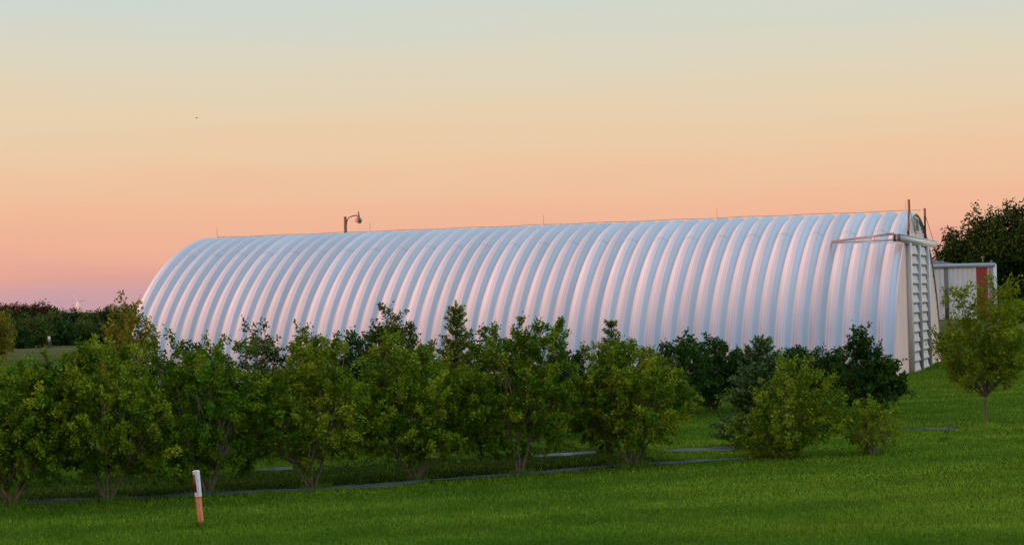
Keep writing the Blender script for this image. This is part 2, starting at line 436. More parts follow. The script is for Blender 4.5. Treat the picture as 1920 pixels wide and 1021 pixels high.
# ------------------------------------------------------------------ yard lamp behind the hangar
def lamp():
    Y = 100.0; b = at(655, 800, Y); top = at(647, 406, Y)
    r = empty('yard_lamp', (top[0], Y, 0)); tag(r, 'tall wooden pole lamp rising behind the silver hangar roof', 'yard lamp')
    z = top[2]
    MB().tube([(0, 0, 0), (0, 0, z * .6), (0, 0, z)], [.15, .10, .076], 12).build('pole', M['wood'], r, True)
    mb = MB(); 
    mb.tube([(.06, -.02, z - .33), (.12, -.02, z - .18), (.20, -.02, z - .05), (.36, -.02, z + .01), (.56, -.02, z + .05), (.70, -.02, z + .02)], .03, 8)
    mb.box((.04, -.06, z - .42), (.10, .02, z - .24))
    mb.build('arm', M['rust'], r, True)
    h = MB().lathe([(.004, .28), (.03, .25), (.05, .12), (.075, 0), (.10, -.10), (.17, -.15), (.185, -.20), (.175, -.25), (.15, -.34)], (.72, -.02, z), 18).build('lamp_head', M['lamp_metal'], r, True)
    MB().lathe([(.148, -.335), (.11, -.38), (.003, -.395)], (.72, -.02, z), 18).build('lens', M['white_paint'], h, True)
lamp()

# ------------------------------------------------------------------ cream hangar behind on the right
def cream_hangar():
    Y = 196.0
    p0 = gp(1867, 596, 0.0); Y = p0[1]; s = Y / F
    r = empty('cream_hangar', (p0[0], Y, 0)); tag(r, 'cream metal hangar with a red door panel and grey fascia, behind the arch-roofed hangar', 'hangar')
    hgt = (596 - 500) * s; ft = (596 - 492) * s; Wd = 16.0
    X = lambda px: (px - 1867) * s
    def strip(x0, x1, mat, name, y=0.0, pitch=.50, parent=r, z0=0.0, z1=hgt):
        n = max(1, int(round((x1 - x0) / pitch))); v = []; f = []; pts = []
        for i in range(n):
            a = x0 + (x1 - x0) * i / n; w = (x1 - x0) / n
            pts += [(a, 0), (a + .84*w, 0), (a + .88*w, .03), (a + .96*w, .03)]
        pts.append((x1, 0))
        for i, (xx, d) in enumerate(pts):
            v += [(xx, y - d, z0), (xx, y - d, z1)]
            if i: f.append((2*i-2, 2*i, 2*i+1, 2*i-1))
        return MB().add(v, f).build(name, mat, parent)
    strip(X(1560), X(1772), M['cream'], 'wall')
    strip(X(1779), X(1832), M['cream'], 'wall')
    strip(X(1832), X(1853), M['red_panel'], 'red_door_panel', -.02, .42)
    MB().box((X(1772), -.10, 0), (X(1779), .05, hgt)).build('door_post', M['teal_trim'], r)
    MB().box((X(1853), -.06, 0), (X(1864), .05, hgt)).build('corner_panel', M['fascia'], r)
    MB().box((X(1864), -.12, 0), (X(1870), .6, hgt + .3)).build('corner_post', M['white_paint'], r)
    MB().tube([(X(1857), -.12, .1), (X(1857), -.12, hgt - .1)], .05, 8).build('downpipe', M['roof_grey'], r)
    MB().box((X(1560), -.16, hgt), (X(1867.5), .3, ft)).build('fascia', M['fascia'], r)
    MB().box((X(1560), .06, 0), (X(1864), 12, hgt - .02)).build('rear_walls', M['cream'], r)
    z1 = (596 - 462) * s; xl = X(1640)
    v = [(xl - 6, .31, ft), (X(1795), .31, ft), (xl, .31, z1), (xl - 6, 12, ft), (X(1795), 12, ft), (xl, 12, z1)]
    MB().add(v, [(0, 1, 2), (5, 4, 3), (1, 4, 5, 2), (0, 2, 5, 3), (0, 3, 4, 1)]).build('roof', M['roof_grey'], r)
    for px, hh in ((1848, .75), (1864, .35)):
        x = X(px); mb = MB().tube([(x, .6, ft - .05), (x, .6, ft + hh - .25)], .06, 8)
        mb.lathe([(.06, 0), (.17, .05), (.15, .14), (.02, .2)], (x, .6, ft + hh - .28), 12)
        mb.build('roof_vent', M['lamp_metal'], r, True)
    mb = MB().tube([(X(1769), -.09, 1.3), (X(1769), -.16, 1.4), (X(1769), -.16, 2.0), (X(1769), -.09, 2.1)], .035, 6)
    mb.box((X(1763), -.10, 1.64), (X(1770), -.06, 1.74)); mb.build('door_handle', M['lamp_metal'], r)
cream_hangar()

# ------------------------------------------------------------------ small things
def marker_post():
    b = gp(379, 988); t = at(368, 880, b[1]); h = t[2] - b[2]
    r = empty('marker_post', tuple(b), R(38)); r.rotation_euler = (0, R(-4.2), R(0))
    tag(r, 'leaning utility marker post, white above and orange below, in the front lawn', 'marker post')
    def rbox(w, d, z0, z1, rz, cap=0.0):
        c = min(w, d) * .18; ring = []
        for sx, sy in ((1, 1), (-1, 1), (-1, -1), (1, -1)):
            for k in (0, 1, 2):
                a = {(1,1):0, (-1,1):90, (-1,-1):180, (1,-1):270}[(sx, sy)] + k * 45
                ring.append((sx*(w/2-c) + c*math.cos(R(a)), sy*(d/2-c) + c*math.sin(R(a))))
        ring = np.array(ring); cs, sn = math.cos(rz), math.sin(rz); ring = ring @ np.array([[cs, sn], [-sn, cs]])
        lv = [(z0, 1)] + ([(z1 - cap, 1), (z1 - cap*.3, .96), (z1, .84)] if cap else [(z1, 1)])
        n = len(ring); v = [(x*s, y*s, z) for z, s in lv for x, y in ring]
        f = [(i*n+j, i*n+(j+1)%n, (i+1)*n+(j+1)%n, (i+1)*n+j) for i in range(len(lv)-1) for j in range(n)]
        v.append((0, 0, lv[-1][0])); f += [((len(lv)-1)*n+j, (len(lv)-1)*n+(j+1)%n, len(v)-1) for j in range(n)]
        return v, f
    rz = R(52); zs = h * .545
    v, f = rbox(.057, .064, -.1, zs + .01, rz); MB().add(v, f).build('stake', M['terracotta'], r)
    v, f = rbox(.072, .080, zs, h, rz, .02); sl = MB().add(v, f).build('sleeve', M['white_paint'], r)
    # dark red sticker on the left hand face
    cs, sn = math.cos(rz), math.sin(rz); loc = lambda x, y, z: (x*cs - y*sn, x*sn + y*cs, z)
    yf = .0; xface = -.0385
    v = [loc(xface, -.022, zs + .065), loc(xface, .031, zs + .065), loc(xface, .031, h - .055), loc(xface, -.006, h - .05),
         loc(xface + .004, -.022, zs + .065), loc(xface + .004, .031, zs + .065), loc(xface + .004, .031, h - .055), loc(xface + .004, -.006, h - .05)]
    MB().hexa(v).build('sticker', M['decal'], sl)
marker_post()

def thin_stake():
    b = gp(1774, 826); t = at(1780, 776, b[1]); r = empty('thin_stake', tuple(b))
    d = t - b
    tag(r, 'thin dark stake in the lawn left of the sapling', 'stake')
    MB().tube([(0, 0, -.05), tuple(d * .5 + (.006, 0, 0)), tuple(d)], [.012, .011, .008], 6).build('rod', M['cable'], r)
    MB().lathe([(.002, .03), (.018, .02), (.022, -.02), (.015, -.035), (.002, -.04)], (-.03, -.02, d[2] * .38), 10).build('tie_knob', M['feather'], r)
thin_stake()

def field_sign():
    Y = 232.0; p = at(93, 643, Y); zt = float(terrain(p[0], Y)); r = empty('field_sign', (p[0], Y, zt))
    tag(r, 'tiny white marker board at the foot of the far hedge', 'sign')
    top = at(93, 630, Y)[2] - zt
    MB().box((-.06, -.02, 0), (.06, .06, top - .45)).build('post', M['wood'], r)
    MB().box((-.16, -.05, top - .62), (.16, -.022, top)).build('board', M['white_paint'], r)
field_sign()

def bird():
    p = at(368, 221, 230.0); r = empty('flying_bird', tuple(p), R(25)); tag(r, 'tiny dark bird flying alone in the sky', 'bird')
    t = np.array([(-.16, .01, 0.02), (-.10, .0, .02), (0, 0, 0), (.09, 0, .01), (.13, 0, .02), (.16, 0, .01)])
    MB().tube(t, [.008, .03, .042, .03, .022, .006], 8).build('body', M['feather'], r, True)
    for s in (-1, 1):
        v = [(-.05, s*.03, .01), (.06, s*.03, .015), (.04, s*.17, .07), (-.03, s*.17, .065), (-.05, s*.33, .05), (-.02, s*.33, .052)]
        v += [(a, b, c + .008) for a, b, c in v]
        MB().add(v, [(0,1,2,3), (3,2,5,4), (6,9,8,7), (9,10,11,8), (0,6,7,1), (1,7,8,2), (2,8,11,5), (3,9,6,0), (4,10,9,3), (5,11,10,4)]).build('wing', M['feather'], r)
bird()

def turbine(px, py, pb, Y, label, rot, yaw):
    hub = at(px, py, Y); zb = at(px, pb, Y)[2] if pb else -3
    g = float(terrain(hub[0], Y)); r = empty('wind_turbine', (hub[0], Y, g), yaw); tag(r, label, 'wind turbine')
    h = hub[2] - g; bl = 14.5 * Y / F
    MB().tube([(0, 0, 0), (0, 0, h * .5), (0, 0, h)], [bl*.085, bl*.070, bl*.045], 14).build('tower', M['turbine'], r, True)
    MB().box((-bl*.05, -bl*.11, h - bl*.04), (bl*.05, bl*.16, h + bl*.07)).build('nacelle', M['turbine'], r)
    rt = MB().lathe([(.001, bl*.06), (bl*.05, bl*.02), (bl*.06, -bl*.05)], (0, 0, 0), 12).build('rotor_hub', M['turbine'], r, True)
    rt.location = (0, -bl*.14, h); rt.rotation_euler = (R(90), 0, 0)
    for k in range(3):
        a = rot + k * 2 * math.pi / 3; d = np.array((math.sin(a), 0, math.cos(a))); e = np.array((math.cos(a), 0, -math.sin(a)))
        c = np.array((0, -bl*.15, h)); wd = [.075, .11, .085, .05, .02]; ps = [.03, .2, .5, .8, 1]
        v = []
        for p_, w_ in zip(ps, wd):
            b = c + d * p_ * bl; y = np.array((0, bl*.016*(1-p_*.7), 0))
            v += [b - e*w_*bl*.35 - y, b + e*w_*bl*.65, b - e*w_*bl*.35 + y]
        f = [(3*i+j, 3*i+(j+1) % 3, 3*i+3+(j+1) % 3, 3*i+3+j) for i in range(4) for j in range(3)] + [(2, 1, 0), (12, 13, 14)]
        MB().add(v, f).build('blade', M['turbine'], r)
turbine(147, 564, 0, 4300, 'pale wind turbine on the horizon, blades clear of the hedge tops', R(-38), R(12))

# ------------------------------------------------------------------ foliage
def norm(v): return v / (np.linalg.norm(v, axis=-1, keepdims=True) + 1e-9)

def leaves_at(pos, dirs, ln, wd, fold=.25):
    """one diamond leaf per position; dirs = pointing direction"""
    n = len(pos); side = norm(np.cross(dirs, norm(rng.normal(size=(n, 3)) + (0, 0, .6))))
    nor = np.cross(side, dirs)
    ln = ln[:, None]; wd = wd[:, None]
    v = np.stack([pos, pos + dirs*ln*.45 + side*wd + nor*wd*fold, pos + dirs*ln - nor*ln*.12, pos + dirs*ln*.45 - side*wd + nor*wd*fold], 1)
    return v.reshape(-1, 3)

class Bumpy:
    """smooth random function of direction"""
    def __init__(s, k=9, f=2.2):
        s.w = rng.normal(size=(k, 3)) * f; s.p = rng.uniform(0, 6.28, k)
    def __call__(s, d): return np.sin(d @ s.w.T + s.p).mean(1) * 1.5

def crown_points(lobes, n, shell=.55, amp=.28):
    """clump centres inside bumpy lobes (cx,cy,cz,rx,ry,rz)"""
    lobes = np.array(lobes, float); vol = lobes[:, 3] * lobes[:, 4] * lobes[:, 5]; pr = vol ** .75; pr /= pr.sum()
    cnt = rng.multinomial(n, pr); P = []; D = []
    for lb, c in zip(lobes, cnt):
        d = norm(rng.normal(size=(c, 3))); r = 1 + amp * Bumpy()(d)
        rad = (shell + (1 - shell) * rng.random(c) ** .7) * r
        p = lb[:3] + d * lb[3:] * rad[:, None]
        P.append(p); D.append(norm(d / lb[3:]))
    return np.concatenate(P), np.concatenate(D)

def foliage(P, D, per, spray, leaf, spread=.35, up=.35, droop=.25, hue=(.25, .6), val=(.75, 1.3)):
    """each clump is a twig pointing outwards, set with leaves"""
    n = len(P); tw = norm(D + np.array((0, 0, up)) + rng.normal(size=(n, 3)) * .45)
    L_ = spray * rng.uniform(.6, 1.25, n)
    t = rng.random((n, per)); base = P[:, None] + tw[:, None] * (t * L_[:, None])[..., None]
    base = base + rng.normal(size=base.shape) * (spray * spread * .45)
    d = norm(tw[:, None] * .7 + rng.normal(size=base.shape) * .75 + np.array((0, 0, -droop)))
    base = base.reshape(-1, 3); d = d.reshape(-1, 3); m = len(base)
    ln = leaf * rng.uniform(.65, 1.3, m); v = leaves_at(base, d, ln, ln * rng.uniform(.26, .4, m))
    h = np.repeat(np.clip(rng.normal((hue[0] + hue[1]) / 2, (hue[1] - hue[0]) / 2, n), 0, 1), per) + rng.normal(size=m) * .12
    b = np.repeat(rng.uniform(.70, 1.30, n), per) * rng.uniform(val[0], val[1], m)
    c = np.repeat(np.stack([np.clip(h, 0, 1), b, np.ones(m)], 1), 4, 0)
    return v, np.arange(m * 4).reshape(-1, 4), c

def stems(mb, tips, z0=0.0, r0=.035, base_r=.10, nst=5, fork=.35):
    """multi-stem base forking towards the tips"""
    tips = np.asarray(tips); ang = np.arctan2(tips[:, 1], tips[:, 0])
    ks = np.linspace(-np.pi, np.pi, nst + 1)[:-1] + rng.uniform(0, 1)
    for k in ks:
        sel = tips[np.abs((ang - k + np.pi) % (2*np.pi) - np.pi) < np.pi / nst * 1.1]
        if not len(sel): continue
        mean = sel.mean(0); b = np.array((math.cos(k)*base_r*.6, math.sin(k)*base_r*.6, z0 - .03))
        mid = b * .4 + mean * np.array((.42, .42, .38)) + rng.normal(size=3) * .03
        rr = r0 * rng.uniform(.75, 1.2)
        mb.tube([b, b * .75 + mid * .25 + (0, 0, .02), b*.35 + mid*.65, mid], [rr * 1.25, rr, rr * .85, rr * .7], 7, False)
        for tp in sel:
            m2 = mid * .45 + tp * .55 + rng.normal(size=3) * .05
            mb.tube([mid, m2, tp], [rr * .6, rr * .38, rr * .12], 5, False)

def place(name, px, py, Y=None, z=None):
    p = gp(px, py) if Y is None else np.array([ray(px, py)[0] * Y, Y, 0])
    if Y is None:
        for _ in range(3): p = gp(px, py, float(terrain(p[0], p[1])))
    p[2] = float(terrain(p[0], p[1]))
    return p

def shrub(name, label, cat, p, hgt, wid, mat, n=330, per=30, leaf=.062, spray=.22, bottom=.20, seed=1, group=None,
          shoots=5, bark='bark_red', stem_r=.021, nst=5, lopsided=0.0, hue=(.2, .65), top_r=.5, dens=.52, amp=.34, petals=0, lobes=None, spread=.35, droop=.25):
    global rng
    rng = np.random.default_rng(seed)
    r = empty(name, tuple(p)); tag(r, label, cat, group)
    w = wid / 2
    if lobes is None:
        lobes = [(lopsided*w*.2, 0, hgt*.52, w*.78, w*.74, hgt*.36)]
        for k in range(5):
            a = k * 1.257 + rng.uniform(-.3, .3); q_ = rng.uniform(.42, .58)
            lobes.append((math.cos(a)*w*q_, math.sin(a)*w*q_, hgt*rng.uniform(.36, .60), w*rng.uniform(.38, .52), w*.45, hgt*rng.uniform(.19, .27)))
        for k in range(shoots):
            a = rng.uniform(0, 6.28); q_ = rng.uniform(.05, .6) * top_r / .5
            lobes.append((math.cos(a)*w*q_, math.sin(a)*w*q_, hgt*rng.uniform(.74, .86), w*rng.uniform(.16, .30), w*.22, hgt*rng.uniform(.11, .17)))
    P, D = crown_points(lobes, n, dens, amp)
    keep = P[:, 2] > hgt * bottom * (.75 + .5 * rng.random(len(P))); P, D = P[keep], D[keep]
    v, f, c = foliage(P, D, per, spray, leaf, hue=hue, spread=spread, droop=droop)
    mesh_from('crown', v, f, M[mat], False, r, c)
    mb = MB(); idx = rng.choice(len(P), min(36, len(P)), False)
    stems(mb, P[idx], 0, stem_r, stem_r * 3, nst); mb.build('trunk', M[bark], r, True)
    if petals:
        sel = rng.choice(len(P), petals); pv, pf, pc = foliage(P[sel] + D[sel]*.06, D[sel], 16, .09, .035, .8, .5, 0)
        mesh_from('blossom', pv, pf, M['petal'], False, r, pc)
    return r

def spruce(name, label, p, hgt, wid, mat, seed=1, whorls=15, group=None, bottom=.06, nd=.075, dense=1.15):
    global rng
    rng = np.random.default_rng(seed)
    r = empty(name, tuple(p)); tag(r, label, 'spruce', group)
    mb = MB(); mb.tube([(0, 0, -.03), (.01, 0, hgt*.5), (0, .01, hgt*.97)], [wid*.035, wid*.022, .006], 8); 
    A = []; B = []                                       # twig segments
    zs = np.linspace(bottom, .93, whorls)
    for z in zs:
        k0 = rng.uniform(0, 6.28); nb = 8 if z < .75 else 6
        ll = wid / 2 * (1 - z) ** .92 * 1.15
        for k in range(nb):
            a = k0 + k*2*np.pi/nb + rng.uniform(-.2, .2); l = ll * rng.uniform(.75, 1.15) + .05
            el = -.10 + .75 * z + rng.uniform(-.12, .12)
            d = np.array((math.cos(a)*math.cos(el), math.sin(a)*math.cos(el), math.sin(el)))
            s = np.array((0, 0, hgt*(z + rng.uniform(-.02, .02)))); mid = s + d*l*.55; e = s + d*l + np.array((0, 0, l*.18))
            mb.tube([s, mid, e], [.012, .008, .003], 4, False)
            A += [s, mid]; B += [mid, e]
            nt_ = max(2, int(l / .11))
            for t in np.linspace(.25, .95, nt_):
                q0 = s + (e - s)*t
                for sg in (-1, 1):
                    b = a + sg * rng.uniform(.6, .95); l2 = l * .42 * (1.15 - t) + .05
                    dd = np.array((math.cos(b)*.95, math.sin(b)*.95, math.sin(el)*.6 + .22)); A.append(q0); B.append(q0 + dd*l2)
    A.append(np.array((0, 0, hgt*.88))); B.append(np.array((0, 0, hgt)))
    A = np.array(A); B = np.array(B); ln = np.linalg.norm(B - A, axis=1)
    cnt = np.maximum(4, (ln / .012 * dense).astype(int)); idx = np.repeat(np.arange(len(A)), cnt); m = len(idx)
    t = rng.random(m)[:, None]; ax_ = norm(B - A)[idx]
    pos = A[idx] + (B - A)[idx]*t; d = norm(ax_*.75 + rng.normal(size=(m, 3))*.62)
    l_ = nd * rng.uniform(.7, 1.2, m); v = leaves_at(pos, d, l_, l_*.20, 0)
    tipness = np.clip(t[:, 0]*.7 + .1*rng.normal(size=m), 0, 1)      # fresh paler needles grow at the twig tips
    br = np.repeat(rng.uniform(.8, 1.15, len(A)), cnt)*rng.uniform(.8, 1.2, m)
    c = np.repeat(np.stack([tipness, br, np.ones(m)], 1), 4, 0)
    mesh_from('crown', v, np.arange(m*4).reshape(-1, 4), M[mat], False, r, c)
    mb.build('trunk', M['bark'], r, True)
    return r

def size(p, top_px, top_py, wpx):
    """height from the photo's crown top, width from its crown width"""
    return at(top_px, top_py, p[1])[2] - p[2], wpx * p[1] / F

# --- front row: multi-stemmed maples along the near weed strip
G1 = 'maple bushes along the front row'
front = [  # base px, base py, top px, top py, width px, seed, label
    (22, 945, 10, 672, 300, 11, 'maple bush cut by the left photo edge, leftmost of the front row'),
    (205, 938, 200, 644, 320, 12, 'broad maple bush just left of the marker post, second of the front row'),
    (392, 925, 385, 634, 280, 13, 'maple bush standing right behind the white and orange marker post'),
    (585, 914, 560, 648, 270, 14, 'maple bush with a bare stem leaning left at its foot, fourth of the front row'),
    (780, 897, 765, 630, 300, 15, 'maple bush with a fan of bare reddish stems, left of the tall spruce'),
    (975, 886, 985, 604, 250, 16, 'maple bush with upright leafy shoots, right of the tall spruce'),
    (1185, 871, 1185, 636, 285, 17, 'rounded yellow-green maple bush at the right end of the close front row'),
]
bases = []
vary = [(1.0, 4, .10, (.2, .6)), (1.05, 7, .08, (.25, .7)), (.85, 5, .12, (.1, .5)), (.8, 7, .16, (.3, .75)), (1.1, 4, .12, (.3, .7)), (.85, 9, .08, (.15, .55)), (1.1, 5, .05, (.25, .75))]
for (bx, by, tx, ty, wp, sd, lb), (lush, sh, bt, hu) in zip(front, vary):
    p = place('b', bx, by); bases.append(p); h, w = size(p, tx, ty, wp)
    shrub('maple_bush', lb, 'bush', p, h, w, 'leaf_maple', n=int(400*lush), per=100, leaf=.053, spray=.25, spread=.30, seed=sd, group=G1, shoots=sh, bottom=bt, hue=hu, amp=.36)
p = place('b', 1470, 856); h, w = size(p, 1500, 672, 205); ww = w/2
shrub('maple_bush', 'loose yellow-green bush right of the pale-tipped spruce, low leafy skirt', 'bush', p, h, w, 'leaf_maple', n=420, per=38, leaf=.055, seed=18, group=G1, bottom=.03, hue=(.25, .75), amp=.4,
      lobes=[(.12*ww, 0, h*.42, ww*.72, ww*.7, h*.34), (.55*ww, 0, h*.58, ww*.48, ww*.4, h*.26), (.25*ww, 0, h*.80, ww*.40, ww*.36, h*.18), (-.55*ww, 0, h*.30, ww*.42, ww*.4, h*.22), (-.1*ww, -.2*ww, h*.20, ww*.6, ww*.5, h*.16), (.75*ww, 0, h*.40, ww*.3, ww*.3, h*.2)])
p = place('b', 1636, 850); h, w = size(p, 1640, 748, 112)
shrub('maple_bush', 'smallest yellow-green bush, alone at the right end of the front row', 'bush', p, h, w, 'leaf_maple', n=150, per=34, leaf=.046, spray=.16, seed=19, group=G1, bottom=.08, shoots=4, hue=(.4, .9))

# --- second and third rows
rows = [  # kind, px, top py, width px, depth, seed, material, label, extras
    ('s', 245, 546, 100, 58.0, 31, 'leaf_sun_tint', 'sparse young tree with orange-lit leaves at the left end of the hangar', dict(n=190, per=24, leaf=.10, spray=.34, shoots=4, nst=3, bottom=.25, dens=.25)),
    ('s', 490, 588, 115, 44.0, 32, 'leaf_olive', 'open grey-green bush with gaps in its crown, left of the blossoming bush', dict(n=150, per=22, leaf=.075, spray=.26, shoots=6, dens=.35)),
    ('s', 585, 609, 125, 43.0, 33, 'leaf_olive', 'dull bush dotted with pale blossom behind the front row', dict(n=230, per=24, leaf=.07, petals=46, shoots=5)),
    ('s', 668, 615, 90, 46.0, 34, 'leaf_dark', 'dark narrow bush between the blossoming bush and the tall rounded one', dict(n=190, per=26, leaf=.075)),
    ('s', 735, 574, 150, 43.0, 35, 'leaf_olive', 'tall rounded olive bush peaking above the front row, left of the tall spruce', dict(n=360, per=28, leaf=.07, shoots=7, top_r=.35)),
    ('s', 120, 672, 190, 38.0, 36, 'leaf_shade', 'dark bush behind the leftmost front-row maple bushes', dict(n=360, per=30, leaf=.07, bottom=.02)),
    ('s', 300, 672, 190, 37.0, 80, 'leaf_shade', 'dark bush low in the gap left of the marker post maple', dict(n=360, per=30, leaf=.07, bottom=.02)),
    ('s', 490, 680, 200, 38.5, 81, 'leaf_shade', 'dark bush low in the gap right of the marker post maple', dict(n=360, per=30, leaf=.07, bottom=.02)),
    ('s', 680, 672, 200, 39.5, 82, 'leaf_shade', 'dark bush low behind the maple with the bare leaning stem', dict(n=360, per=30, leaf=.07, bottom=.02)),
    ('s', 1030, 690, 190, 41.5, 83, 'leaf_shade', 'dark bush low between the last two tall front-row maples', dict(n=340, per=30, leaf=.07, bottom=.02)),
    ('s', 385, 650, 150, 42.0, 37, 'leaf_dark', 'dark bush peeping over the maple bush at the marker post', dict(n=300, per=28, leaf=.075, bottom=.04)),
    ('s', 930, 640, 130, 42.0, 38, 'leaf_dark', 'dark bush showing right of the tall spruce', dict(n=260, per=28, leaf=.07)),
    ('s', 1065, 655, 120, 43.0, 39, 'leaf_dark', 'dark bush filling the gap left of the narrow spruce', dict(n=240, per=28, leaf=.07)),
    ('s', 1222, 645, 120, 44.0, 40, 'leaf_olive', 'olive bush behind the rounded maple bush, right of the narrow spruce', dict(n=230, per=26, leaf=.07)),
    ('s', 1285, 628, 125, 48.0, 41, 'leaf_dark', 'dark bush in front of the hangar, left one of the twin dark tops', dict(n=290, per=28, leaf=.08, bottom=.10)),
    ('s', 1338, 629, 110, 49.5, 42, 'leaf_dark', 'dark bush in front of the hangar, right one of the twin dark tops', dict(n=260, per=28, leaf=.08, bottom=.12)),
    ('s', 1402, 655, 95, 49.0, 43, 'leaf_dark', 'dark low bush just left of the pale-tipped spruce', dict(n=220, per=28, leaf=.08, bottom=.08)),
    ('s', 1500, 648, 110, 49.0, 44, 'leaf_dark', 'dark bush just right of the pale-tipped spruce', dict(n=240, per=28, leaf=.08, bottom=.08)),
    ('s', 1556, 653, 100, 48.0, 45, 'leaf_dark', 'dark flat-topped bush left of the pear-shaped one', dict(n=230, per=28, leaf=.08, bottom=.08)),
]
for (kd, px, ty, wp, Y, sd, mt, lb, ex) in rows:
    p = place('b', px, 700, Y); h, w = size(p, px, ty, wp)
    shrub('young_tree' if 'tree' in lb else 'leafy_bush', lb, 'tree' if 'tree' in lb else 'bush', p, h, w, mt, seed=sd, bark='bark', **ex)
# pear-shaped dark bush near the hangar front
p = place('b', 1632, 776); h, w = size(p, 1618, 618, 130); ww = w/2
shrub('leafy_bush', 'dark pear-shaped bush with one pointed top, beside the front corner of the hangar', 'bush', p, h, w, 'leaf_dark', n=430, per=28, leaf=.075, seed=46, bark='bark', bottom=.04,
      lobes=[(0, 0, h*.34, ww*.85, ww*.8, h*.30), (-.15*ww, 0, h*.60, ww*.55, ww*.5, h*.22), (-.25*ww, 0, h*.80, ww*.32, ww*.3, h*.17), (.5*ww, 0, h*.38, ww*.45, ww*.4, h*.2), (-.28*ww, 0, h*.92, ww*.16, ww*.14, h*.08)])
# conifers
for (px, ty, by, Y, wp, sd, mt, lb, wh) in (
    (858, 566, 848, 38.5, 135, 51, 'needles', 'tallest spruce, pointed above the bushes mid-way along the hangar', 17),
    (1148, 598, 0, 40.5, 90, 52, 'needles', 'narrow spruce whose bare tip stands above the rounded maple bush', 13),
    (604, 660, 0, 38.0, 110, 53, 'needles', 'small light green spruce in front of the blossoming bush', 12),
    (1430, 630, 0, 37.0, 165, 54, 'needles_blue', 'bluish spruce with pale branch tips, standing left of the loose bush', 16)):
    p = place('b', px, 700, Y); h, w = size(p, px, ty, wp)
    spruce('spruce_tree', lb, p, h, w, mt, sd, wh)

# --- sapling on the right
p = place('b', 1849, 798); h, w = size(p, 1872, 520, 182); ww = w/2
lob = [(.15*ww, 0, h*.66, ww*.62, ww*.6, h*.17), (-.45*ww, 0, h*.52, ww*.5, ww*.45, h*.16), (.45*ww, 0, h*.52, ww*.5, ww*.45, h*.16), (.33*ww, 0, h*.86, ww*.32, ww*.3, h*.13),
       (-.42*ww, 0, h*.86, ww*.3, ww*.25, h*.11), (-.2*ww, 0, h*.36, ww*.5, ww*.4, h*.12), (.3*ww, .1*ww, h*.40, ww*.4, ww*.4, h*.12), (-.75*ww, 0, h*.58, ww*.28, ww*.25, h*.10)]
shrub('sapling', 'fresh green slim-trunked sapling standing alone on the lawn before the cream hangar', 'tree', p, h, w, 'leaf_fresh', n=470, per=28, leaf=.066, spray=.28, seed=61, bark='bark', bottom=.2, lobes=lob, nst=1, stem_r=.030, dens=.25, amp=.35)

# --- big dark trees behind the cream hangar
def big_tree(name, label, px, ty, wpx, Y, mat, seed, n=700, leaf=.34, trunk=.28, group=None, lob=None, by=.16, per=22):
    global rng
    rng = np.random.default_rng(seed)
    p = place('b', px, 600, Y); h, w = size(p, px, ty, wpx); ww = w/2
    r = empty(name, tuple(p)); tag(r, label, 'tree', group)
    lobes = [(0, 0, h*.5, ww*.7, ww*.7, h*.34)] + [(math.cos(a)*ww*.5, math.sin(a)*ww*.5, h*rng.uniform(.35, .68), ww*rng.uniform(.34, .5), ww*.42, h*rng.uniform(.14, .22)) for a in np.arange(6)*1.047 + .2]
    lobes += [(rng.uniform(-.6, .6)*ww, rng.uniform(-.4, .4)*ww, h*rng.uniform(.74, .87), ww*rng.uniform(.10, .20), ww*.16, h*rng.uniform(.11, .16)) for _ in range(9)]
    P, D = crown_points(lob(h, ww) if lob else lobes, n, .4, .42); k = P[:, 2] > h*by; P, D = P[k], D[k]
    v, f, c = foliage(P, D, per, leaf*3.2, leaf, spread=.5, hue=(.2, .6)); mesh_from('crown', v, f, M[mat], False, r, c)
    mb = MB(); stems(mb, P[rng.choice(len(P), 26)], 0, trunk*.5, trunk, 4)
    mb.tube([(0, 0, -.1), (0, 0, h*.2), (0, 0, h*.45)], [trunk, trunk*.75, trunk*.45], 10, False); mb.build('trunk', M['bark'], r, True)
    return r
GB = 'dark trees behind the cream hangar'
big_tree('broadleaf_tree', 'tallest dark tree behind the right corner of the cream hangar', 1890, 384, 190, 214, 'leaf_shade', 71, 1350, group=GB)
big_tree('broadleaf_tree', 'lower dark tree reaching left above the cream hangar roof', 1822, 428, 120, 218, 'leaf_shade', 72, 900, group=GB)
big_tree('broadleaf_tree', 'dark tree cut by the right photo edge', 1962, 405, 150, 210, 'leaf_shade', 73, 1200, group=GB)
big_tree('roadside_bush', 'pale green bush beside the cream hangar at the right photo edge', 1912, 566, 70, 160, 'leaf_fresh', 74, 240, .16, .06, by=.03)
big_tree('roadside_bush', 'dark low bush at the foot of the tallest dark tree', 1893, 545, 60, 203, 'leaf_shade', 75, 260, .22, .08, by=.0)

